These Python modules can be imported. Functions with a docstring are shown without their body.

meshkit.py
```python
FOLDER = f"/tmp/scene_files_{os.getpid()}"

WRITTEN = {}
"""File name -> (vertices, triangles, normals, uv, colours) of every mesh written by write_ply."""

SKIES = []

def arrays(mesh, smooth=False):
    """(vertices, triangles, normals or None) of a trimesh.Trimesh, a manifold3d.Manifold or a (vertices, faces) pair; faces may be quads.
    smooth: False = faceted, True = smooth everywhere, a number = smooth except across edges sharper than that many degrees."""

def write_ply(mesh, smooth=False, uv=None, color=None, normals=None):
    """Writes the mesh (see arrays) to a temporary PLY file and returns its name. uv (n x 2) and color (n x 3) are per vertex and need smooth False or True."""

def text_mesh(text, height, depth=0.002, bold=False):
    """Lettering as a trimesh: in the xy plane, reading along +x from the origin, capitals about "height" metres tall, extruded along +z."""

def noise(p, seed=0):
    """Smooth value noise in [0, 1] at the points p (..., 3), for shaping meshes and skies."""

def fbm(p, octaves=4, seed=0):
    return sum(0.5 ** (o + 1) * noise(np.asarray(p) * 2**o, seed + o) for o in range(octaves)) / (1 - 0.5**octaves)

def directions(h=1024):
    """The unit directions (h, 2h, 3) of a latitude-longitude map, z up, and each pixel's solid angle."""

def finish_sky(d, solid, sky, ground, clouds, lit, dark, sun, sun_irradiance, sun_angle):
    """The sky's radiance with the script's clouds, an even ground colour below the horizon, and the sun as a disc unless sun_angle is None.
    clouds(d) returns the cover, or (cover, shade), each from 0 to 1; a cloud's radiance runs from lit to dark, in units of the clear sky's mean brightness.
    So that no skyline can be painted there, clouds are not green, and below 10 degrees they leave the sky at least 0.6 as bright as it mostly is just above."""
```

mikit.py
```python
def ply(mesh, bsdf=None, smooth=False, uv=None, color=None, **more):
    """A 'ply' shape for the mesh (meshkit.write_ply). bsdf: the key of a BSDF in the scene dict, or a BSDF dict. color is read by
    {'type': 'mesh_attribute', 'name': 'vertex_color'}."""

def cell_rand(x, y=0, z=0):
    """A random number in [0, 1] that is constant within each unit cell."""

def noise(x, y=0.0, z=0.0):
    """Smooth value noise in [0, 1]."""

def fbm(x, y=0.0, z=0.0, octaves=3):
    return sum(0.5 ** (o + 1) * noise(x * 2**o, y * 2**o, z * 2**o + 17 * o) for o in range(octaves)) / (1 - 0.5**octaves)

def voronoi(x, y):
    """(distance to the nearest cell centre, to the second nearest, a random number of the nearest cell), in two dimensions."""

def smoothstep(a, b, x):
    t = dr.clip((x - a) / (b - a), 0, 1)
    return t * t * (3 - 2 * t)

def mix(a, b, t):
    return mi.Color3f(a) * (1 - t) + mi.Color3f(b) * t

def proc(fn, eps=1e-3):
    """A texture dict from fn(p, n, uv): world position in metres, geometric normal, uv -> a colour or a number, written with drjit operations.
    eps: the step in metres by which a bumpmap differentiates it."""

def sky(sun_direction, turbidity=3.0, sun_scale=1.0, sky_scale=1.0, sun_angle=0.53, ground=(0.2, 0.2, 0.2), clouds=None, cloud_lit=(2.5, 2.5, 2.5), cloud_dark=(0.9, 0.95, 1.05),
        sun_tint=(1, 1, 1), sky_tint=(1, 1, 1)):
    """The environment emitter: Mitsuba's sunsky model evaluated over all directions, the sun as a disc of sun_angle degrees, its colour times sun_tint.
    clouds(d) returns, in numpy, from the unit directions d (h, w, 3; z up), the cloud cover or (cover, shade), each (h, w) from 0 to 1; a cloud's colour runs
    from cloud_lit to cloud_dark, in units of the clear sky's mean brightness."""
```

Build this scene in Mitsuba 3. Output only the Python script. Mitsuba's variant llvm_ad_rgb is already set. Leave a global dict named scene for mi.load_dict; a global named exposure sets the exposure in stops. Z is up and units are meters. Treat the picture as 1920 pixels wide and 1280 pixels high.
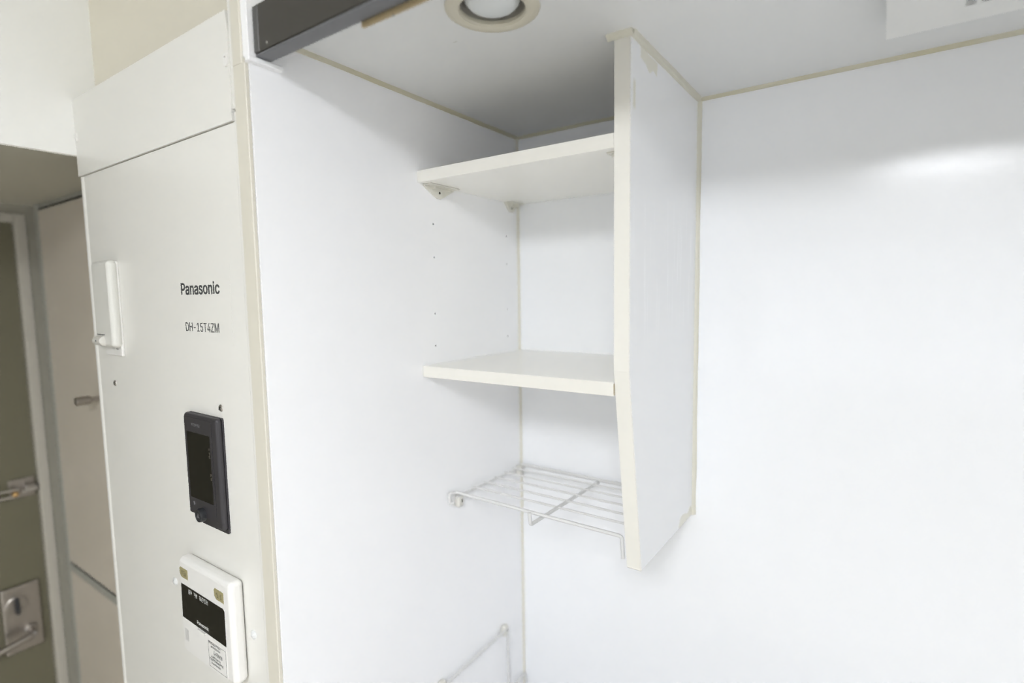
import math, random
import numpy as np, trimesh, mitsuba as mi, drjit as dr
import manifold3d as m3
from shapely.geometry import Polygon, Point, box as sbox
from shapely.ops import unary_union
import meshkit, mikit
from mikit import proc, noise, fbm, smoothstep, mix

# ------------------------------------------------------------------ camera, light, exposure
H = 1.70                      # camera height above the floor; all heights below are given relative to the camera
CAM = np.array([0.6912, -1.0321, 0.0])
YAW, PITCH, ROLL, FOC = 0.6041, -0.0897, -0.0154, 1009.3
exposure = 0.28


def camera_axes():
    f0 = np.array([-math.sin(YAW), math.cos(YAW), 0.0]); r0 = np.array([math.cos(YAW), math.sin(YAW), 0.0]); u0 = np.array([0, 0, 1.0])
    f = f0 * math.cos(PITCH) + u0 * math.sin(PITCH); u = u0 * math.cos(PITCH) - f0 * math.sin(PITCH)
    return f, u * math.cos(ROLL) - r0 * math.sin(ROLL)


FWD, UP = camera_axes()
EYE = CAM + [0, 0, H]
scene, labels = {'type': 'scene'}, {}
scene['camera'] = {'type': 'thinlens', 'fov': math.degrees(2 * math.atan(960 / FOC)), 'fov_axis': 'x', 'aperture_radius': 0.006,
                   'focus_distance': 0.86, 'near_clip': 0.02, 'far_clip': 100.0,
                   'to_world': mi.ScalarTransform4f().look_at(origin=EYE.tolist(), target=(EYE + FWD).tolist(), up=UP.tolist())}
scene['sky'] = {'type': 'constant', 'radiance': {'type': 'rgb', 'value': [1.6, 1.65, 1.76]}}
LAMP = dict(x=0.92, y=-1.92, r=0.33, power=32.0)

# ------------------------------------------------------------------ materials


def rgb(*c): return {'type': 'rgb', 'value': list(map(float, c))}


def plastic(key, col, alpha=0.15, ior=1.49, spec=None):
    scene[key] = {'type': 'twosided', 'b': {'type': 'roughplastic', 'distribution': 'ggx', 'alpha': alpha, 'int_ior': ior, 'diffuse_reflectance': col if isinstance(col, dict) else rgb(*col), 'nonlinear': False}}
    return key


def principled(key, col, rough=0.4, metal=0.0, **k):
    scene[key] = {'type': 'twosided', 'b': {'type': 'principled', 'base_color': col if isinstance(col, dict) else rgb(*col), 'roughness': rough, 'metallic': metal, **k}}
    return key


def partition_colour(p, n, uv):
    z = p.z - H
    white = mi.Color3f(0.87, 0.88, 0.89)
    # dried glue patches left along the top bead and at the bottom back edge
    w = (noise(p.y * 60, p.z * 60, 3.0) - 0.5) * 0.012
    a = smoothstep(0.004, 0.0, dr.abs(z - 0.328 + w) - 0.007) * smoothstep(-0.292, -0.286, p.y + w) * smoothstep(-0.214, -0.222, p.y + w)
    b = smoothstep(0.003, 0.0, dr.abs(p.y + 0.306 + w * .3) - 0.003) * smoothstep(0.245, 0.255, z) * smoothstep(0.292, 0.282, z)
    c = smoothstep(0.003, 0.0, z + 0.419 + w) * smoothstep(-0.085, -0.075, p.y + w)
    s = dr.maximum(dr.maximum(a, b), c) * 0.5
    # faint lighter streaks running down the board
    r = smoothstep(0.55, 0.8, fbm(p.y * 160, p.z * 9, 1.7)) * smoothstep(0.16, 0.10, z) * smoothstep(-0.12, 0.02, z) * 0.06
    return mix(white, (0.70, 0.66, 0.47), s) * (1 + r)


def ceiling_colour(p, n, uv):
    a = smoothstep(0.006, 0.003, dr.sqrt(dr.square(p.x - 0.190) + dr.square((p.y + 0.433) * 2.2)) + noise(p.x * 300, p.y * 300) * 0.004)
    return mix((0.785, 0.795, 0.79), (0.55, 0.55, 0.50), a * 0.6)


def caulk_colour(p, n, uv):
    return mix((0.78, 0.735, 0.53), (0.84, 0.81, 0.67), fbm(p.x * 25, p.y * 25, p.z * 25))


def paper_relief(p, n, uv): return (fbm(p.x * 220, p.y * 220, p.z * 220, 2))


plastic('panel_white', (0.772, 0.784, 0.800), 0.02)
plastic('left_white', (0.91, 0.915, 0.93), 0.08)
plastic('partition_white', proc(partition_colour), 0.08)
plastic('ceiling_grey', proc(ceiling_colour), 0.12)
plastic('edge_cream', (0.93, 0.915, 0.845), 0.25)
plastic('shelf_white', (0.93, 0.92, 0.87), 0.05)
plastic('heater_cream', (0.79, 0.785, 0.745), 0.10)
plastic('trim_cream', (0.79, 0.76, 0.66), 0.2)
plastic('caulk', proc(caulk_colour), 0.35)
plastic('caulk_pale', (0.87, 0.85, 0.73), 0.3)
plastic('wire_white', (0.71, 0.715, 0.705), 0.16)
plastic('clip_white', (0.78, 0.77, 0.71), 0.2)
plastic('bracket_cream', (0.86, 0.845, 0.76), 0.2)
plastic('white_plastic', (0.82, 0.815, 0.79), 0.10)
plastic('box_white', (0.76, 0.76, 0.715), 0.15)
plastic('pale_screw', (0.78, 0.80, 0.80), 0.15)
plastic('black_plastic', (0.036, 0.034, 0.039), 0.16)
plastic('black_glossy', (0.008, 0.0075, 0.005), 0.08, 1.3)
plastic('black_soft', (0.022, 0.024, 0.028), 0.2)
principled('slot_shade', (0.008, 0.008, 0.007), 0.9)  # near-black base colour, shade inside the vent put into the material
plastic('dark_hole', (0.03, 0.03, 0.028), 0.4)
plastic('pin_dark', (0.16, 0.16, 0.17), 0.3)
plastic('ink_grey', (0.075, 0.08, 0.082), 0.3)
plastic('ink_light', (0.10, 0.105, 0.105), 0.3)
plastic('ink_white', (0.80, 0.80, 0.78), 0.3)
plastic('khaki_label', (0.40, 0.36, 0.19), 0.2)
plastic('khaki_ink', (0.20, 0.18, 0.09), 0.3)
plastic('fascia_dark', (0.044, 0.041, 0.034), 0.22)
plastic('fascia_grey', (0.15, 0.155, 0.165), 0.15)
plastic('fascia_sheen', (0.085, 0.085, 0.082), 0.2)  # lighter fascia tone, a reflection put into the colour
plastic('tan_wood', (0.58, 0.46, 0.26), 0.4)
plastic('vent_white', (0.92, 0.925, 0.90), 0.2)
plastic('ring_cream', (0.74, 0.70, 0.58), 0.2)
plastic('can_grey', (0.62, 0.60, 0.54), 0.25)
plastic('bulb_frost', (0.74, 0.77, 0.78), 0.12)
plastic('pink_door', (0.69, 0.63, 0.54), 0.15)
plastic('frame_grey', (0.46, 0.46, 0.41), 0.2)
plastic('jamb_grey', (0.62, 0.59, 0.52), 0.25)
plastic('olive_door', (0.185, 0.175, 0.115), 0.25)
principled('metal', (0.62, 0.60, 0.58), 0.28, 1.0)
principled('dull_metal', (0.42, 0.39, 0.36), 0.38, 1.0)
principled('brass', (0.65, 0.42, 0.18), 0.35, 1.0)
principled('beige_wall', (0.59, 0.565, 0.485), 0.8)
principled('hall_shaded', (0.31, 0.30, 0.25), 0.8)  # base colour lowered to carry the shade of the hall
scene['wallpaper'] = {'type': 'twosided', 'b': {'type': 'bumpmap', 'tex': proc(paper_relief, eps=6e-4), 'scale': 0.0008, 'b': {'type': 'principled', 'base_color': rgb(0.77, 0.775, 0.755), 'roughness': 0.75}}}
principled('room_paint', (0.80, 0.80, 0.78), 0.8)
principled('floor_wood', proc(lambda p, n, uv: mix((0.72, 0.69, 0.63), (0.66, 0.63, 0.57), fbm(p.x * 3, p.y * 40, 0.0))), 0.4)
plastic('counter_white', (0.50, 0.50, 0.52), 0.2)
scene['glass'] = {'type': 'thindielectric', 'int_ior': 1.5}

# ------------------------------------------------------------------ helpers
counts = {}


def numbered(name):
    key, k = name, 0
    while key in counts:
        k += 1; key = f'{name}_{k:03d}'
    counts[key] = 1
    return key


def put(name, mesh, mat, parent=None, label=None, cat=None, group=None, kind=None, smooth=30, **more):
    """one entry of the scene; meshes are given relative to the camera height and lifted by H here"""
    key = numbered((parent + '__' if parent else '') + name)
    if hasattr(mesh, 'to_mesh'):
        q = mesh.to_mesh(); mesh = trimesh.Trimesh(np.array(q.vert_properties[:, :3]), np.array(q.tri_verts), process=False)
    mesh = mesh.copy(); mesh.apply_translation([0, 0, H])
    scene[key] = mikit.ply(mesh, mat, smooth=smooth, **more)
    tag(key, label, cat, group, kind)
    return key


def tag(key, label=None, cat=None, group=None, kind=None):
    d = {k: v for k, v in (('label', label), ('category', cat), ('group', group), ('kind', kind)) if v}
    if d: labels[key] = d


def thing(name, label, cat, group=None):
    key = numbered(name); tag(key, label, cat, group); return key


def cat_(*ms): return trimesh.util.concatenate([m for m in ms])


def bx(x0, x1, y0, y1, z0, z1, c=0.0):
    """box with chamfered edges"""
    if c <= 0:
        m = trimesh.creation.box((x1 - x0, y1 - y0, z1 - z0)); m.apply_translation([(x0 + x1) / 2, (y0 + y1) / 2, (z0 + z1) / 2]); return m
    pts = []
    for sx in (0, 1):
        for sy in (0, 1):
            for sz in (0, 1):
                P = np.array([(x0, x1)[sx], (y0, y1)[sy], (z0, z1)[sz]]); d = np.array([1 - 2 * sx, 1 - 2 * sy, 1 - 2 * sz]) * c
                for k in range(3):
                    e = d.copy(); e[k] = 0; pts.append(P + e)
    return trimesh.convex.convex_hull(np.array(pts))


def rbox(x0, x1, y0, y1, z0, z1, r, n=16):
    """box with round edges"""
    s = m3.Manifold.sphere(r, n)
    return m3.Manifold.batch_hull([s.translate((x, y, z)) for x in (x0 + r, x1 - r) for y in (y0 + r, y1 - r) for z in (z0 + r, z1 - r)])


def ext(poly, depth):
    """extrude a shapely polygon along +z"""
    gs = getattr(poly, 'geoms', [poly])
    return cat_(*[trimesh.creation.extrude_polygon(g, depth, engine='earcut') for g in gs])


def to_front(m, y):
    """(x, z, depth) -> stands in the xz plane, front at y, facing -y, extruded towards -y"""
    m = m.copy(); v = m.vertices.copy(); m.vertices = np.column_stack([v[:, 0], y - v[:, 2], v[:, 1]]); return m


def to_side(m, x):
    """polygon in (y, z), extruded towards +x from x"""
    m = m.copy(); v = m.vertices.copy(); m.vertices = np.column_stack([x + v[:, 2], v[:, 0], v[:, 1]]); return m


def rrect(x0, x1, z0, z1, r): return sbox(x0 + r, z0 + r, x1 - r, z1 - r).buffer(r, quad_segs=6)


def tube(pts, r, bend=0.0, n=12, closed=False):
    """round rod along a polyline, with filleted corners and capped ends"""
    pts = [np.array(p, float) for p in pts]
    path = [pts[0]]
    for a, b, c in zip(pts, pts[1:], pts[2:]):
        u, v = a - b, c - b
        t = min(bend, np.linalg.norm(u) * .49, np.linalg.norm(v) * .49)
        if t <= 0: path.append(b); continue
        p, q = b + u / np.linalg.norm(u) * t, b + v / np.linalg.norm(v) * t
        path += [(1 - s) ** 2 * p + 2 * s * (1 - s) * b + s * s * q for s in np.linspace(0, 1, 7)]
    path.append(pts[-1])
    path = np.array(path)
    tan = np.gradient(path, axis=0); tan[0] = path[1] - path[0]; tan[-1] = path[-1] - path[-2]
    tan /= np.linalg.norm(tan, axis=1, keepdims=True)
    ref = np.array([0, 0, 1.0]) if abs(tan[0][2]) < .9 else np.array([1.0, 0, 0])
    nrm = np.cross(tan[0], ref); nrm /= np.linalg.norm(nrm)
    rings, ang = [], np.linspace(0, 2 * np.pi, n, endpoint=False)
    for p, t in zip(path, tan):
        nrm = nrm - t * (nrm @ t); nrm /= np.linalg.norm(nrm); bn = np.cross(t, nrm)
        rings.append(p + r * (np.cos(ang)[:, None] * nrm + np.sin(ang)[:, None] * bn))
    V = np.vstack(rings + [path[:1] - tan[0] * r * .4, path[-1:] + tan[-1] * r * .4]); F = []; m = len(path)
    for i in range(m - 1):
        for j in range(n):
            a, b = i * n + j, i * n + (j + 1) % n
            F += [[a, b, b + n], [a, b + n, a + n]]
    for j in range(n):
        F += [[m * n, (j + 1) % n, j], [m * n + 1, (m - 1) * n + j, (m - 1) * n + (j + 1) % n]]
    return trimesh.Trimesh(V, F, process=False)


def lathe(prof, n=48):
    """(radius, z) profile about the z axis"""
    return trimesh.creation.revolve(np.array(prof, float), sections=n)


def spin_to(m, axis):
    """turn a lathe about z so that +z points along the given axis"""
    m = m.copy(); m.apply_transform(trimesh.geometry.align_vectors([0, 0, 1], axis)); return m


def text(s, x0, x1, z0, cap, y, bold=False, depth=0.0004):
    m = meshkit.text_mesh(s, 1.0, depth=1.0, bold=bold); v = m.vertices
    a, b = v[:, 0].min(), v[:, 0].max()
    v = np.column_stack([x0 + (v[:, 0] - a) / (b - a) * (x1 - x0), v[:, 1] * cap + z0, v[:, 2] * depth])
    return to_front(trimesh.Trimesh(v, m.faces, process=False), y)


def glyphs(x0, z0, size, n, seed, w=None, gap=0.12):
    """rows of small stroke-built characters as shapely polygons"""
    rnd = random.Random(seed); out = []; w = w or size
    for k in range(n):
        ox = x0 + k * w * (1 + gap); t = size * .085
        def h(a, b, zz): out.append(sbox(ox + a * w, z0 + zz * size - t / 2, ox + b * w, z0 + zz * size + t / 2))
        def v(a, b, xx): out.append(sbox(ox + xx * w - t / 2, z0 + a * size, ox + xx * w + t / 2, z0 + b * size))
        for zz in rnd.sample([.05, .25, .45, .65, .85, .97], 4): h(rnd.choice([0, .1, .4]), rnd.choice([.6, .9, 1]), zz)
        for xx in rnd.sample([.08, .3, .5, .72, .92], 3): v(rnd.choice([0, .05, .4]), rnd.choice([.65, .9, 1]), xx)
    return unary_union(out)


def bead(a, b, n1, n2, r, seed, step=0.008):
    """a hand-laid bead of sealant in the corner between two faces whose inward normals are n1 and n2"""
    a, b, n1, n2 = (np.array(q, float) for q in (a, b, n1, n2)); L = np.linalg.norm(b - a); k = max(2, int(L / step)); rings = []
    for i in range(k + 1):
        p = a + (b - a) * i / k
        rr = r * (0.82 + 0.36 * meshkit.noise(np.array([i * step * 22, seed * 7.3, 0.5]), seed)); s = r * (0.82 + 0.36 * meshkit.noise(np.array([i * step * 22, seed * 3.1, 4.5]), seed + 9))
        prof = [p, p + n1 * rr] + [p + n1 * rr * (math.cos(t) * .55 + (1 - t / (math.pi / 2)) * .45) + n2 * s * (math.sin(t) * .55 + t / (math.pi / 2) * .45) for t in np.linspace(0.1, math.pi / 2 - .1, 5)] + [p + n2 * s]
        rings.append(prof)
    V = np.array(rings).reshape(-1, 3); n = len(rings[0]); F = []
    for i in range(k):
        for j in range(n):
            u, w = i * n + j, i * n + (j + 1) % n
            F += [[u, w, w + n], [u, w + n, u + n]]
    for j in range(1, n - 1): F += [[0, j, j + 1], [k * n, k * n + j + 1, k * n + j]]
    m = trimesh.Trimesh(V, F, process=False); m.fix_normals(); return m


def screw(parent, at, axis, r, mat='metal', name='screw', slot='dark_hole', cross=True):
    """domed screw head with its cross slot"""
    head = spin_to(lathe([(0, .0016 * r / .004), (r * .6, .0013 * r / .004), (r * .92, .0006 * r / .004), (r, 0), (r, -.001), (0, -.001)], 20), axis); head.apply_translation(at)
    k = put(name, head, mat, parent)
    if cross:
        s = cat_(bx(-r * .55, r * .55, -r * .12, r * .12, 0, .0018 * r / .004), bx(-r * .12, r * .12, -r * .55, r * .55, 0, .0018 * r / .004))
        s.apply_transform(trimesh.transformations.rotation_matrix(.6, [0, 0, 1])); s = spin_to(s, axis); s.apply_translation(at)
        put('slot', s, slot, k, smooth=False)
    return k


def struct(name, mesh, mat, label, cat, parent=None, **k):
    return put(name, mesh, mat, parent, label, cat, None, 'structure', **k)


# ------------------------------------------------------------------ the setting: kitchen niche
ZC, D, XP = 0.3463, 0.6237, 0.400            # niche ceiling, depth of the left side panel, right face of the partition
FLOOR, CEIL, WT = -H, 0.62, -1.02           # floor, room ceiling, worktop
XR, YF, XL = 2.30, -4.20, -0.606             # room: right wall, far wall behind the camera, edge of the dropped hall ceiling
holes = [(-0.2805, 0.1291), (-0.2805, 0.0680), (-0.2820, -0.0364), (-0.2830, -0.0966), (-0.0455, 0.1247), (-0.0460, 0.0640), (-0.0460, -0.0364), (-0.0468, -0.0961)]
poly = sbox(-0.6225, WT, 0.0, ZC).difference(unary_union([Point(y, z).buffer(0.0020, quad_segs=5) for y, z in holes]))
struct('wall_left', to_side(ext(poly, 0.012), -0.012), 'left_white', 'glossy white side panel of the kitchen niche with two columns of small pin holes', 'wall')
for y, z in holes:
    m = trimesh.creation.cylinder(0.00195, 0.004, sections=16); m = spin_to(m, [1, 0, 0]); m.apply_translation([-0.0035, y, z]); put('pin_hole', m, 'pin_dark', 'wall_left', 'small dark shelf pin hole')
struct('wall_back', bx(-0.012, XR, 0, 0.012, WT, ZC + .01), 'panel_white', 'glossy white back panel of the kitchen niche reflecting the room', 'wall')
struct('wall_right', bx(1.45, 1.47, -0.62, 0, WT, ZC), 'left_white', 'white right side panel closing the kitchen niche', 'wall')
LX, LY, LR = 0.285, -0.4746, 0.0583
poly = sbox(0.0, -0.594, 1.45, 0.0).difference(Point(LX, LY).buffer(0.047, quad_segs=12))
m = ext(poly, 0.012); m.apply_translation([0, 0, ZC]); struct('ceiling', m, 'ceiling_grey', 'light grey ceiling panel of the kitchen niche with a round downlight hole', 'ceiling')

# sealant beads
X, Y, Z = np.eye(3)
for a, b, n1, n2, r, s, lab in [
    ((0, -0.592, ZC), (0, -0.002, ZC), X, -Z, 0.0056, 1, 'yellowed sealant bead between the left side panel and the niche ceiling'),
    ((0, 0, ZC), (XP - .0237, 0, ZC), -Y, -Z, 0.0050, 2, 'yellowed sealant bead along the niche ceiling above the top shelf'),
    ((XP, -0.3210, ZC), (XP, 0, ZC), X, -Z, 0.0072, 3, 'wide yellowed sealant bead along the top of the partition board'),
    ((XP, 0, ZC), (1.45, 0, ZC), -Y, -Z, 0.0056, 4, 'yellowed sealant bead along the niche ceiling right of the partition'),
    ((0, 0, WT), (0, 0, ZC), X, -Y, 0.0040, 5, 'thin sealant bead in the back left corner behind the shelves'),
    ((XP, 0, -0.434), (XP, 0, ZC), X, -Y, 0.0062, 6, 'upright sealant bead between the partition and the back panel'),
    ((XP - .0237, -.3210, ZC), (XP - .0237, -0.002, ZC), -X, -Z, 0.0030, 7, 'sealant bead on the shelf side of the partition top'),
]:
    struct(f'trim_{s}', bead(a, b, n1, n2, r, s), 'caulk' if s not in (3, 5, 6) else 'caulk_pale', lab, 'sealant', smooth=50)
m = bead((XP - .033, -.3206, ZC), (XP + .004, -.3206, ZC), -Y, -Z, 0.0075, 8); struct('trim_8', m, 'caulk_pale', 'short lump of sealant over the front top end of the partition', 'sealant', smooth=50)
# cream edge of the side panel, filler beside the beam, little ledge under the beam
struct('trim_9', cat_(bx(-.030, -.0015, -.628, -.6227, WT, .3035, .0008), bx(-.030, -.008, -.628, -.6227, .3030, .47, .0008)), 'trim_cream', 'tall cream edge strip between the heater cabinet and the white side panel', 'trim')
struct('trim_10', bx(-.0078, .0062, -.626, -.5865, .3105, .44, .0006), 'left_white', 'white filler strip beside the end of the dark beam', 'trim')
struct('trim_11', bx(-.0012, .0085, -.6275, -.578, .3035, .3100, .0008), 'left_white', 'small pale ledge under the left end of the dark beam', 'trim')

# partition board
part = thing('partition_board', 'upright white partition board with cream front edge hanging from the niche ceiling', 'partition')
yf, yk, zk, zb, y2 = -0.3206, -0.3206, -0.1131, -0.4292, -0.2692
side = Polygon([(yf + .0012, ZC - .0005), (yf + .0012, zk), (y2 + .0012, zb + .001), (-.0005, zb - .004), (-.0005, ZC - .0005)])
put('board', to_side(ext(side, .0237), XP - .0237), 'partition_white', part, smooth=False)
band = Polygon([(yf, ZC - .0015), (yf, zk), (y2, zb), (y2 + .0016, zb - .0005), (yf + .0012, zk), (yf + .0012, ZC - .0015)])
put('edge_band', to_side(ext(band, .0231), XP - .0234), 'edge_cream', part, 'cream front edge band', smooth=False)
m = tube([(XP - .0232, y2 + .0018, zb + .0015), (XP - .0005, y2 + .0018, zb + .0015)], .0026); put('rounded_lip', m, 'edge_cream', part, 'rounded cream lower lip')

# shelves
for z, lab in ((0.1982, 'upper white shelf board with cream front edge close under the niche ceiling'), (-0.1507, 'lower white shelf board with cream front edge above the wire rack')):
    t = thing('shelf_board', lab, 'shelf')
    put('board', bx(.0004, XP - .0243, -.3186, -.0004, z, z + .0203, .0004), 'shelf_white', t)
    put('edge_band', bx(.0005, XP - .0244, -.3198, -.3188, z + .0001, z + .0202, .0003), 'edge_cream', t, 'cream front edge band')
m = bx(XP - .0251, XP - .0239, -.3188, -.3172, -.149, -.1325); put('bare_edge', m, 'tan_wood', 'shelf_board_001', 'narrow bare chipboard line at the right end')


def bracket(yc, z, wide, deep, lab, x0=0.0, sgn=1, r=.0022):
    t = thing('shelf_bracket', lab, 'bracket', 'brackets under the upper shelf')
    out = Polygon([(yc - wide, z - .0012), (yc - wide, z - .0035), (yc - .006, z - deep), (yc + .006, z - deep), (yc + wide, z - .0035), (yc + wide, z - .0012)]).buffer(-.0007).buffer(.0007, quad_segs=4)
    a = to_side(ext(out, .004), 0.0003); b = bx(.0003, .020, yc - wide, yc + wide, z - .0024, z - .0003, .0005)
    ribs = [bx(.004, .014, yc + s - .0008, yc + s + .0008, z - .007, z - .002, .0003) for s in (-wide * .5, wide * .5)]
    m = cat_(a, b, *ribs)
    if sgn < 0: m.vertices[:, 0] *= -1; m.invert()
    m.apply_translation([x0, 0, 0]); put('body', m, 'bracket_cream', t)
    screw(t, [x0 + sgn * .0046, yc, z - .0115], [sgn, 0, 0], r, 'dark_hole', cross=False)


bracket(-.2660, .1982, .040, .0215, 'cream bracket under the front left corner of the upper shelf')
bracket(-.0290, .1982, .024, .0190, 'cream bracket under the back left corner of the upper shelf')
bracket(-.2900, .1982, .012, .0070, 'small pale bracket under the right end of the upper shelf at the partition', XP - .0237, -1, .0010)

# wire rack
rack = thing('wire_rack', 'white wire rack shelf between the left side panel and the partition', 'wire rack')
RX = XP - .0245
put('frame_rod', tube([(.010, -.256, -.409), (.006, -.262, -.409), (.005, -.262, -.389), (.010, -.2465, -.3905), (.358, -.2455, -.3935), (.3600, -.2455, -.430)], .0031, .006), 'wire_white', rack, 'thick front rod bent down at its end')
put('frame_rod', tube([(.006, -.0085, -.4000), (RX, -.0085, -.4005)], .0034), 'wire_white', rack, 'thick back rod')
put('side_rod', tube([(.0095, -.0085, -.4045), (.0095, -.246, -.4005)], .0024), 'wire_white', rack)
put('side_rod', tube([(RX - .0035, -.0085, -.4055), (RX - .0035, -.232, -.4005)], .0024), 'wire_white', rack)
put('middle_rod', tube([(.204, -.0085, -.4050), (.204, -.279, -.3985), (.2035, -.281, -.3765)], .0032, .005), 'wire_white', rack, 'cross rod hooked up in front of the rack')
for y in (-.1855, -.1485, -.1115, -.0750, -.0400):
    put('wire', tube([(.005, y, -.3995 - .0015 * (y + .2) / .2), (RX, y, -.3995)], .0021), 'wire_white', rack)


def clip(parent, y, z, axis=1):
    put('clip', rbox(.0003, .0125, y - .0085, y + .0085, z - .0125, z + .0115, .0045), 'clip_white', parent, 'white plastic wall clip')
    k = put('clip_screw', bx(.0115, .0134, y + .0005, y + .0032, z - .0035, z + .0035, .0006), 'dark_hole', parent)
    return k


clip(rack, -.2345, -.4115); clip(rack, -.0165, -.4115)

# second wire rack at the bottom edge
rack2 = thing('wire_rack', 'white wire dish rack frame low in the niche corner at the bottom of the view', 'wire rack')
put('frame_rod', tube([(.0105, -.52, -.7640), (.0105, -.082, -.7640), (.0105, -.080, -.99)], .0029, .004), 'wire_white', rack2, 'bent side rod')
put('frame_rod', tube([(.0105, -.52, -.9170), (.0105, -.010, -.9170), (.0115, -.008, -.996)], .0024, .006), 'wire_white', rack2, 'thin lower rod')
put('side_rod', tube([(.0105, -.52, -.7640), (.0105, -.52, -.99)], .0029), 'wire_white', rack2)
for x in np.linspace(.0105, .36, 2):
    put('bottom_rod', tube([(x, -.52, -.99), (x, -.008, -.99)], .0024), 'wire_white', rack2)
for y in np.linspace(-.52, -.008, 12): put('wire', tube([(.0105, y, -.986), (.36, y, -.986)], .0017), 'wire_white', rack2)
for y, lab in ((-.0865, None), (-.300, None)): clip(rack2, y, -.7660)

# ------------------------------------------------------------------ downlight, vent, beam
t = thing('downlight', 'round recessed downlight with cream ring and frosted bulb in the niche ceiling', 'downlight')


def at_light(prof, n=64):
    m = lathe(prof, n); m.apply_translation([LX, LY, ZC]); return m


put('ring', at_light([(.0405, .004), (.0400, -.0005), (.0415, -.0035), (.0470, -.0050), (.0540, -.0042), (.0580, -.0016), (.0583, -.0002), (.0470, -.0002), (.0465, .004), (.0405, .004)]), 'ring_cream', t, 'cream trim ring')
put('reflector_can', at_light([(.0462, .0035), (.0462, .075), (0, .075), (0, .074), (.0445, .074), (.0445, .0035), (.0462, .0035)]), 'can_grey', t, 'grey inner can')
put('bulb', at_light([(0, -.0050), (.010, -.0045), (.020, -.0026), (.028, .0012), (.0335, .0065), (.0355, .013), (.0345, .020), (.027, .036), (.017, .050), (.013, .060), (.013, .070), (0, .070)]), 'bulb_frost', t, 'frosted reflector bulb', smooth=60)
for k in range(4):
    a = k * math.pi / 2 + .35
    m = tube([(LX + .0415 * math.cos(a), LY + .0415 * math.sin(a), ZC + .006), (LX + .028 * math.cos(a + .5), LY + .028 * math.sin(a + .5), ZC + .045)], .0009, n=6); put('spring', m, 'dull_metal', t)

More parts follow.
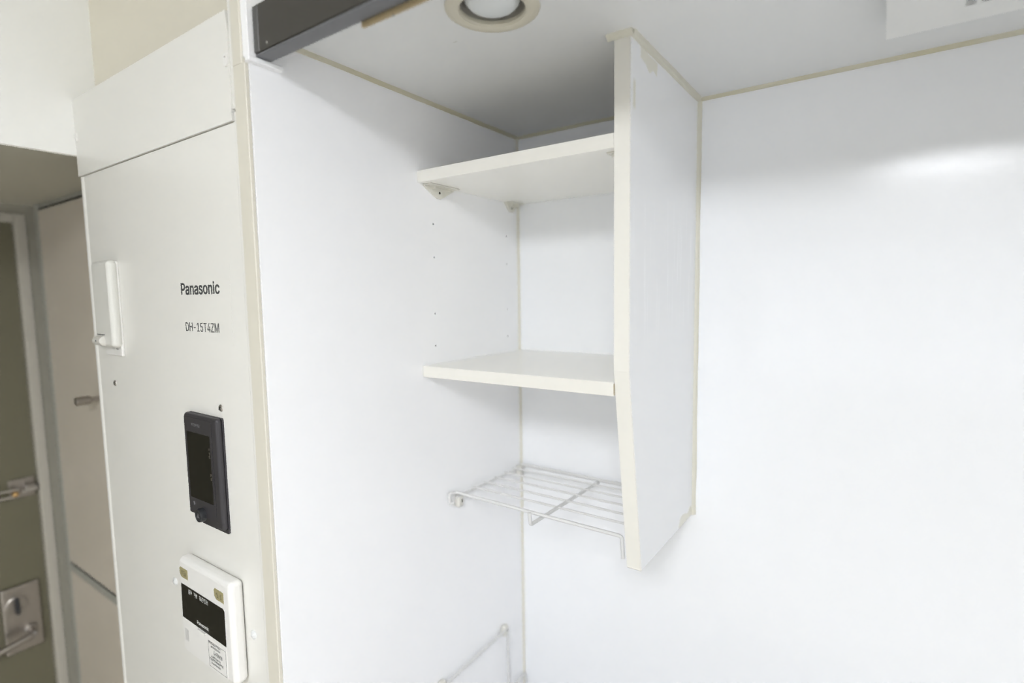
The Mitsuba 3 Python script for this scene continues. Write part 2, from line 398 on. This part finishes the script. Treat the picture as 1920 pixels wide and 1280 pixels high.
t = thing('ventilation_cover', 'flat white ventilation cover with rows of black slots on the niche ceiling', 'vent cover')
vx0, vx1, vy0, vy1, zv = 0.681, 1.06, -0.50, -0.147, 0.3213
slots = [sbox(x, y, x + .0100, y + .0040) for x in np.arange(.7548, 1.0, .0142) for y in np.arange(-.4460, -.1960, .0065)]
slots = [Polygon([(s.bounds[0], s.bounds[3]), (s.bounds[0] + .0015, s.bounds[1]), (s.bounds[2] + .0015, s.bounds[1]), (s.bounds[2], s.bounds[3])]) for s in slots]
m = ext(rrect(vx0, vx1, vy0, vy1, .0015).difference(unary_union(slots)), .0007); m.apply_translation([0, 0, zv]); put('plate', m, 'vent_white', t, 'slotted white face plate', smooth=False)
rim = sbox(vx0 + .006, vy0 + .006, vx1 - .006, vy1 - .006).difference(sbox(vx0 + .010, vy0 + .010, vx1 - .010, vy1 - .010)); m = ext(rim, ZC - zv - .0010); m.apply_translation([0, 0, zv + .0007]); put('housing', m, 'vent_white', t, smooth=False)
put('filter', bx(vx0 + .012, vx1 - .012, vy0 + .012, vy1 - .012, zv + .014, ZC - .002), 'slot_shade', t, 'near black block standing for the shade behind the slots', smooth=False)  # block coloured near black for the shade inside the vent

beam = thing('beam', 'dark grey beam across the front top of the kitchen niche', 'beam')
put('front_board', bx(.0190, 1.45, -.6185, -.5960, .3136, .372, .0006), 'fascia_dark', beam, 'nearly black front board')
put('end_sheen', bx(.0072, .0188, -.6192, -.5955, .3136, .372, .0012), 'fascia_sheen', beam, 'raised lighter grey strip standing for a reflection at the beam end')  # reflection at the beam end built as a lighter raised strip
put('bottom_rail', bx(.0072, 1.45, -.6172, -.5955, .3108, .3132, .0004), 'fascia_grey', beam, 'grey bottom rail')
screw(beam, [.0360, -.6185, .3205], [0, -1, 0], .0016, 'metal', cross=False)
t = put('wood_strip', bx(.186, .62, -.5945, -.5900, .3060, .3340, .0005), 'tan_wood', None, 'tan wooden strip fixed along the back of the dark beam', 'wood strip')
put('nail', spin_to(lathe([(0, .0006), (.0012, .0004), (.0014, 0), (0, 0)], 10), [0, 0, -1]).apply_translation([.236, -.5922, .3059]), 'dark_hole', t)

# ------------------------------------------------------------------ heater cabinet
cab = thing('water_heater_cabinet', 'tall cream metal water heater cabinet left of the kitchen niche', 'cabinet')
YL = -0.6225
prof = Polygon([(-.606, -.30), (-.606, -.617), (-.6045, -.6215), (-.6015, -.6240), (-.597, -.6246), (-.592, -.6240), (-.5895, YL), (-.0435, YL), (-.0420, -.6237), (-.0405, -.6240), (-.0318, -.6240), (-.0306, -.6225), (-.0305, -.30)])
m = ext(prof, .2365 - (-1.60)); m.apply_translation([0, 0, -1.60]); put('lower_panel', m, 'heater_cream', cab, 'large lower front panel with folded side edges')
put('backing', bx(-.604, -.0310, -.6195, -.30, .2368, .379), 'heater_cream', cab, smooth=False)
put('gap', bx(-.0470, -.0312, -.6205, -.6196, .2366, .2560), 'dark_hole', cab, 'dark piece standing for the shade in the panel corner notch', smooth=False)  # dark piece stands in for the shade inside the notch
put('gap', bx(-.0500, -.0360, -.6205, -.6196, .3300, .3800), 'dark_hole', cab, 'dark piece standing for the shade in the top right slit', smooth=False)  # dark piece painted for the shade down the slit
up = Polygon([(-.606, .2378), (-.0436, .2378), (-.0436, .2526), (-.0424, .2532), (-.0424, .350), (-.0450, .381), (-.606, .381)])
m = to_front(ext(up, .0062), -.6198); put('upper_panel', m, 'heater_cream', cab, 'narrow upper front panel', smooth=False)
put('side_flange', bx(-.0422, -.0306, -.6240, -.6198, .2528, .400, .0006), 'heater_cream', cab)
put('tab', bx(-.0412, -.0306, -.6238, -.6198, .2364, .2492, .0006), 'heater_cream', cab)
YU = -.6260
put('cap', to_front(ext(rrect(-.0525, -.0425, .3085, .3255, .0048), .0022), YU), 'white_plastic', cab, 'white oblong screw cap')
screw(cab, [-.0478, YU - .0022, .3205], [0, -1, 0], .0012, 'dull_metal', cross=False)
put('cap', to_front(ext(rrect(-.6015, -.5930, .3015, .3185, .0040), .0022), YU), 'white_plastic', cab, 'white oblong screw cap')
screw(cab, [-.5196, YL, -.1606], [0, -1, 0], .0058)
screw(cab, [-.1280, YL, -.1664], [0, -1, 0], .0058)
for x, z in ((-.3246, -.5001), (-.0736, -.5081)):
    m = spin_to(lathe([(0, .0030), (.004, .0027), (.0068, .0012), (.0072, 0), (0, 0)], 24), [0, -1, 0]); m.apply_translation([x, YL, z]); k = put('button_cap', m, 'pale_screw', cab, 'pale round cap')
    screw(k, [x, YL - .0030, z], [0, -1, 0], .0018, 'pale_screw', cross=False)
put('sticker', to_front(ext(rrect(-.2430, -.0800, -.0720, .0480, .002), .00012), YL), 'heater_cream', cab, 'faint clear sticker carrying the lettering', smooth=False)
YS = YL - .0001
put('lettering', text('Panasonic', -.2278, -.1100, .0060, .0172, YS, True), 'ink_grey', cab, 'bold dark grey maker name', smooth=False)
put('lettering', text('DH-15T4ZM', -.2203, -.1183, -.0520, .0138, YS), 'ink_light', cab, 'thin grey model lettering', smooth=False)

# white magnet box
t = thing('wall_box', 'slim white plastic box near the left edge of the heater cabinet', 'wall box')
put('base', rbox(-.5360, -.4628, -.6275, -.6220, -.1060, .0690, .002), 'white_plastic', t)
put('cover', rbox(-.5400, -.4600, -.6412, -.6235, -.0890, .0705, .0080, 24), 'box_white', t, 'rounded white cover', smooth=40)
put('latch', tube([(-.5320, -.6410, -.0770), (-.4980, -.6410, -.0770)], .0088, n=20), 'clip_white', t, 'small round latch tab')
put('latch_gap', bx(-.530, -.494, -.6418, -.6390, -.0665, -.0645, .0004), 'pin_dark', t)
put('latch_hole', spin_to(lathe([(0, .0004), (.0022, .0003), (.0024, 0), (0, 0)], 12), [0, -1, 0]).apply_translation([-.5140, -.6498, -.0770]), 'pin_dark', t)
for x in (-.500, -.482): put('cord_slot', bx(x - .005, x + .005, -.6275, -.6255, -.0945, -.0905, .0004), 'pin_dark', t)

# black control unit
t = thing('black_control_unit', 'black plastic control unit with glossy window on the heater cabinet', 'control unit')
YB = YL - .0115
base = Polygon([(-.2255, -.1815), (-.1225, -.1815), (-.1225, -.3625), (-.2050, -.3625), (-.2050, -.3460), (-.2255, -.3460)]).buffer(-.003).buffer(.003)
put('base_plate', to_front(ext(base, .0028), YL), 'black_plastic', t)
put('housing', rbox(-.2262, -.1228, YB, YL - .001, -.3470, -.1812, .0052), 'black_plastic', t, 'dark grey housing with rounded edges')
put('front_cover', to_front(ext(rrect(-.2222, -.1380, -.3440, -.1870, .002), .0006), YB), 'black_plastic', t, smooth=False)
put('window_frame', to_front(ext(rrect(-.2175, -.1420, -.3190, -.2085, .001).difference(rrect(-.2160, -.1435, -.3175, -.2100, .001)), .0010), YB), 'black_plastic', t, smooth=False)
put('window', to_front(ext(rrect(-.2160, -.1435, -.3175, -.2100, .001), .0007), YB), 'black_glossy', t, 'glossy black window', smooth=False)
m = spin_to(lathe([(.0108, 0), (.0108, .006), (.0100, .0085), (.0085, .0090), (.0080, .0082), (0, .0082), (0, 0)], 28), [0, -1, 0]); m.apply_translation([-.1800, YB, -.3400]); k = put('knob', m, 'black_soft', t, 'round black knob')
put('arrow', to_front(cat_(ext(Polygon([(-.184, -.343), (-.176, -.343), (-.180, -.336)]), .0004)), YB - .0083), 'pin_dark', k, smooth=False)
put('side_rim', rbox(-.1440, -.1229, YB + .0012, YL - .001, -.3560, -.1830, .0046), 'black_plastic', t)
put('lower_ridge', tube([(-.1520, YL - .0034, -.3575), (-.1320, YL - .0034, -.3585), (-.1265, YL - .0034, -.3520)], .0012, .004, 8), 'black_plastic', t)
screw(t, [-.2065, YB - .0008, -.3270], [0, -1, 0], .0032, 'pin_dark')
put('print', to_front(ext(glyphs(-.1990, -.2005, .005, 5, 3), .00015), YB - .0006), 'pin_dark', t, smooth=False)
for x, z, n in ((-.1490, -.2330, 3), (-.1480, -.2730, 2)):
    put('print', to_front(cat_(*[ext(glyphs(x, z - .006 * q, .0042, 1, 11 + q), .00015) for q in range(n)]), YB - .0008), 'dull_metal', t, 'tiny upright print', smooth=False)

# remote controller
t = thing('heater_remote', 'white remote controller with black display low on the heater cabinet', 'remote controller')
YR = -.6455
put('body', rbox(-.2560, -.0915, YR, YL - .0008, -.5880, -.4248, .0085, 24), 'white_plastic', t, 'white casing with rounded edges', smooth=40)
disp = Polygon([(-.2462, -.4680), (-.1150, -.4695), (-.1110, -.4725), (-.1118, -.5290), (-.2485, -.5265)])
put('display', to_front(ext(disp, .0006), YR), 'black_glossy', t, 'black display panel', smooth=False)
YT = YR - .0006
for x, n, w in ((-.2225, 2, .0056), (-.2045, 2, .0056), (-.1872, 4, .0062)):
    put('display_print', to_front(ext(glyphs(x, -.4790, .0076, n, int(-x * 1e4), w), .00015), YT), 'ink_white', t, 'small white characters', smooth=False)
put('lettering', text('Panasonic', -.1995, -.1624, -.5220, .0056, YT, True, .0002), 'ink_white', t, 'small white maker name', smooth=False)
flap = to_front(ext(Polygon([(-.2490, -.5275), (-.1120, -.5298), (-.1125, -.5835), (-.2440, -.5835), (-.2490, -.5790)]), .0007), YR); k = put('flap', flap, 'white_plastic', t, 'white flap below the display', smooth=False)
tab = ext(Polygon([(-.1955 + .0005, 0)] + [(-.1835 + .012 * math.cos(a), -.006 * math.sin(a)) for a in np.linspace(0, math.pi, 14)]), .0035); tab.vertices[:, 1] += -.5285; put('flap_tab', to_front(tab, YR), 'white_plastic', k)
put('print', to_front(ext(rrect(-.2440, -.2320, -.5650, -.5440, .0005), .0009), YR), 'ink_white', k, smooth=False)
for x0, x1, z0, z1, s, lab in ((-.2490, -.2225, -.4575, -.4395, 5, 'khaki film label in the upper left'), (-.1385, -.1110, -.4610, -.4425, 6, 'khaki film label at the upper right')):
    f = Polygon([(x0 + .003, z1), (x1, z1 - .0008), (x1, z0), (x1 - .003, z0 + .001), (x0 + .006, z0 + .001), (x0, z0 + .006), (x0, z1 - .003)])
    k = put('film_label', to_front(ext(f, .0004), YR), 'khaki_label', t, lab, smooth=False)
    put('print', to_front(ext(glyphs(x0 + .006, z0 + .005, .008, 2, s), .00015), YR - .0004), 'khaki_ink', k, smooth=False)
st = put('caution_sticker', to_front(ext(sbox(-.1670, -.5800, -.1140, -.5375).difference(sbox(-.1666, -.5796, -.1144, -.5379)), .0002), YR - .0007), 'ink_light', t, 'outlined notice sticker with small print', smooth=False)
for q, (z, n, s, x) in enumerate(((-.5418, 10, .0034, -.1655), (-.5470, 9, .0030, -.1600), (-.5570, 4, .0066, -.1520), (-.5635, 8, .0034, -.1600), (-.5690, 10, .0040, -.1650), (-.5745, 9, .0030, -.1600))):
    put('print', to_front(ext(glyphs(x, z, s, n, 40 + q, s * .95), .00015), YR - .0007), 'ink_grey', st, smooth=False)

# ------------------------------------------------------------------ hall on the left
struct('wall_upper', bx(XL, XR, -.5864, -.50, .3600, CEIL), 'beige_wall', 'beige wall above the heater cabinet and the kitchen niche', 'wall')
YP, XE = -.50, -1.40
# dropped hall ceiling: wallpapered face, underside with the hall shade in its colour
struct('wall_hall', bx(XL - .012, XL, YF, -.5864, .2779, CEIL), 'wallpaper', 'white textured wallpaper face above the hall opening', 'wall')
struct('ceiling_hall', bx(XE - .3, XL - .0125, YF, -.30, .2779, .30), 'hall_shaded', 'low beige ceiling of the entrance hall, colour darkened for its shade', 'ceiling')
cup = thing('shoe_cupboard', 'tall dusty pink cupboard in the entrance hall behind the heater cabinet', 'cupboard')
put('carcass', bx(-1.365, -.612, YP + .004, -.30, FLOOR, .2775), 'frame_grey', cup, 'grey frame', smooth=False)
put('stile', bx(-1.366, -1.3385, YP - .003, YP + .004, FLOOR, .2770, .001), 'frame_grey', cup)
k = put('door', bx(-1.3345, -.616, YP - .002, YP + .0035, -.7975, .2585, .001), 'pink_door', cup, 'upper pink door')
put('gap', bx(-1.3355, -.616, YP + .0005, YP + .0038, .2587, .2650), 'dark_hole', cup, 'dark gap above the upper door', smooth=False)
put('gap', bx(-1.3375, -.616, YP + .0005, YP + .0038, -.8045, -.7977), 'dark_hole', cup, smooth=False)
m = spin_to(lathe([(0, .052), (.0095, .052), (.0112, .0505), (.0112, .022), (.0060, .018), (.0060, 0), (0, 0)], 24), [0, -1, 0]); m.apply_translation([-.985, YP - .002, -.2575]); put('knob', m, 'dull_metal', k, 'brushed metal knob')
put('rail', bx(-1.3375, -.616, YP - .003, YP + .0038, -.8260, -.8050, .001), 'frame_grey', cup)
put('door', bx(-1.3345, -.616, YP - .002, YP + .0035, FLOOR + .08, -.8290, .001), 'pink_door', cup, 'lower pink door')
# entrance door
struct('wall_entrance', cat_(bx(XE - .10, XE - .002, -.5155, -.30, FLOOR, .2778), bx(XE - .10, XE - .002, YF, -.5155, .2530, .2778), bx(XE - .10, XE - .002, YF, -1.42, FLOOR, .2778)), 'hall_shaded', 'beige end wall of the entrance hall around the front door, colour darkened for its shade', 'wall', smooth=False)
door = numbered('door_1'); tag(door, 'olive brown front door at the end of the entrance hall', 'door', None, 'structure')
put('frame', cat_(bx(XE - .030, XE + .003, -.5415, -.5160, FLOOR, .2525, .002), bx(XE - .030, XE + .003, -1.42, -.5415, .2270, .2525, .002), bx(XE - .030, XE + .003, -1.4199, -1.3944, FLOOR, .227, .002)), 'jamb_grey', door, 'pale grey door frame', smooth=False)
put('leaf', bx(XE - .055, XE - .022, -1.394, -.5420, FLOOR + .01, .2265), 'olive_door', door, 'olive brown door leaf', smooth=False)
xd = XE - .022
lk = put('lock_plate', rbox(xd, xd + .012, -.6500, -.5600, -1.055, -.8500, .0055), 'dull_metal', door, 'grey metal lock plate')
m = spin_to(lathe([(.026, 0), (.026, .004), (.023, .006), (.016, .006), (.016, .004), (0, .004), (0, 0)], 28), [1, 0, 0]); m.apply_translation([xd + .0118, -.618, -.905]); put('cylinder_ring', m, 'dull_metal', lk)
put('thumb_turn', rbox(xd + .0158, xd + .034, -.623, -.613, -.930, -.880, .004), 'black_soft', lk, 'black thumb turn')
m = spin_to(lathe([(.017, 0), (.017, .006), (.013, .010), (0, .010), (0, 0)], 24), [1, 0, 0]); m.apply_translation([xd + .0118, -.590, -.995]); put('handle_boss', m, 'dull_metal', lk)
put('lever_handle', tube([(xd + .015, -.590, -.995), (xd + .052, -.592, -.997), (xd + .056, -.735, -1.020)], .0100, .022, 16), 'dull_metal', lk, 'grey lever handle')
gd = put('guard_plate', rbox(xd, xd + .006, -.6080, -.5480, -.5880, -.5300, .002), 'dull_metal', door, 'metal base of the swing bar guard')
put('guard_block', rbox(xd + .005, xd + .030, -.5760, -.5500, -.5730, -.5480, .004), 'dull_metal', gd)
put('guard_pin', tube([(xd + .026, -.5480, -.5610), (xd + .028, -.5850, -.5640)], .0055), 'metal', gd)
put('guard_tip', trimesh.creation.icosphere(2, .008).apply_translation([xd + .026, -.5980, -.5690]), 'brass', gd, 'brass coloured tip')
put('swing_bar', tube([(xd + .024, -.590, -.5560), (xd + .030, -.760, -.5480), (xd + .030, -.785, -.5600), (xd + .030, -.760, -.5720), (xd + .024, -.592, -.5750)], .0048, .012), 'metal', door, 'U-shaped swing bar guard')

# ------------------------------------------------------------------ the rest of the room, behind and below the camera
struct('floor', bx(XE - .1, XR, YF, .02, FLOOR - .03, FLOOR), 'floor_wood', 'wooden floor of the room behind the camera', 'floor')
struct('ceiling_room', bx(XL - .02, XR, YF, -.49, CEIL, CEIL + .03), 'room_paint', 'white ceiling of the room in front of the niche', 'ceiling')
SY0, SY1, SZ0, SZ1 = -2.60, -1.30, -0.80, 0.45
struct('wall_side', cat_(bx(XR, XR + .05, YF, SY0, FLOOR, CEIL), bx(XR, XR + .05, SY1, .02, FLOOR, CEIL), bx(XR, XR + .05, SY0, SY1, FLOOR, SZ0), bx(XR, XR + .05, SY0, SY1, SZ1, CEIL)), 'room_paint', 'white right hand wall of the room around the added window', 'wall', smooth=False)
win2 = numbered('window_2'); tag(win2, 'unseen window added in the right hand wall to light the left side panel', 'window', None, 'structure')  # unseen window, added to bring light from the right
put('frame', cat_(*[bx(XR + .01, XR + .04, SY0, SY1, z0, z0 + .04) for z0 in (SZ0, SZ1 - .04)], *[bx(XR + .01, XR + .04, y, y + .04, SZ0 + .04, SZ1 - .04) for y in (SY0, (SY0 + SY1) / 2 - .02, SY1 - .04)]), 'metal', win2, smooth=False)
put('pane', trimesh.Trimesh([[XR + .025, SY0 + .03, SZ0 + .03], [XR + .025, SY1 - .03, SZ0 + .03], [XR + .025, SY1 - .03, SZ1 - .03], [XR + .025, SY0 + .03, SZ1 - .03]], [[0, 1, 2], [0, 2, 3]], process=False), 'glass', win2, smooth=False)
struct('wall_end', bx(1.47, XR, -.60, -.58, FLOOR, .36), 'room_paint', 'white wall right of the kitchen niche', 'wall')
WX0, WX1, WZ0, WZ1 = -.30, 1.90, -0.85, 0.42
struct('wall_front', cat_(bx(XE - .1, WX0, YF - .08, YF, FLOOR, CEIL), bx(WX1, XR, YF - .08, YF, FLOOR, CEIL), bx(WX0, WX1, YF - .08, YF, FLOOR, WZ0), bx(WX0, WX1, YF - .08, YF, WZ1, CEIL)), 'room_paint', 'white far wall with the window behind the camera', 'wall', smooth=False)
win = numbered('window_1'); tag(win, 'wide window in the far wall behind the camera', 'window', None, 'structure')
fr = [bx(WX0, WX1, YF - .06, YF - .02, z0, z0 + .04) for z0 in (WZ0, WZ1 - .04)] + [bx(x, x + .04, YF - .06, YF - .02, WZ0 + .04, WZ1 - .04) for x in (WX0, (WX0 + WX1) / 2 - .02, WX1 - .04)]
put('frame', cat_(*fr), 'metal', win, smooth=False)
put('pane', trimesh.Trimesh([[WX0 + .03, YF - .04, WZ0 + .03], [WX1 - .03, YF - .04, WZ0 + .03], [WX1 - .03, YF - .04, WZ1 - .03], [WX0 + .03, YF - .04, WZ1 - .03]], [[0, 1, 2], [0, 2, 3]], process=False), 'glass', win, smooth=False)
w = thing('kitchen_unit', 'white kitchen worktop unit below the niche', 'kitchen unit')
put('worktop', bx(.0005, 1.4495, -.62, -.0005, WT - .04, WT - .0005, .003), 'counter_white', w)
put('cabinet', bx(-.03, 1.4495, -.58, -.0005, FLOOR + .001, WT - .0405), 'counter_white', w, smooth=False)

# ceiling lamp of the room: a shallow diffuser dome
lamp = thing('ceiling_lamp', 'round white ceiling lamp above and behind the camera', 'ceiling lamp')
dome = lathe([(0, -.075), (LAMP['r'] * .5, -.070), (LAMP['r'] * .85, -.050), (LAMP['r'], -.02), (LAMP['r'], -.002), (0, -.002)], 48); dome.apply_translation([LAMP['x'], LAMP['y'], CEIL])
put('diffuser', dome, 'white_plastic', lamp, 'glowing round diffuser', emitter={'type': 'area', 'radiance': rgb(LAMP['power'] * .985, LAMP['power'] * 1.0, LAMP['power'] * 1.04)})
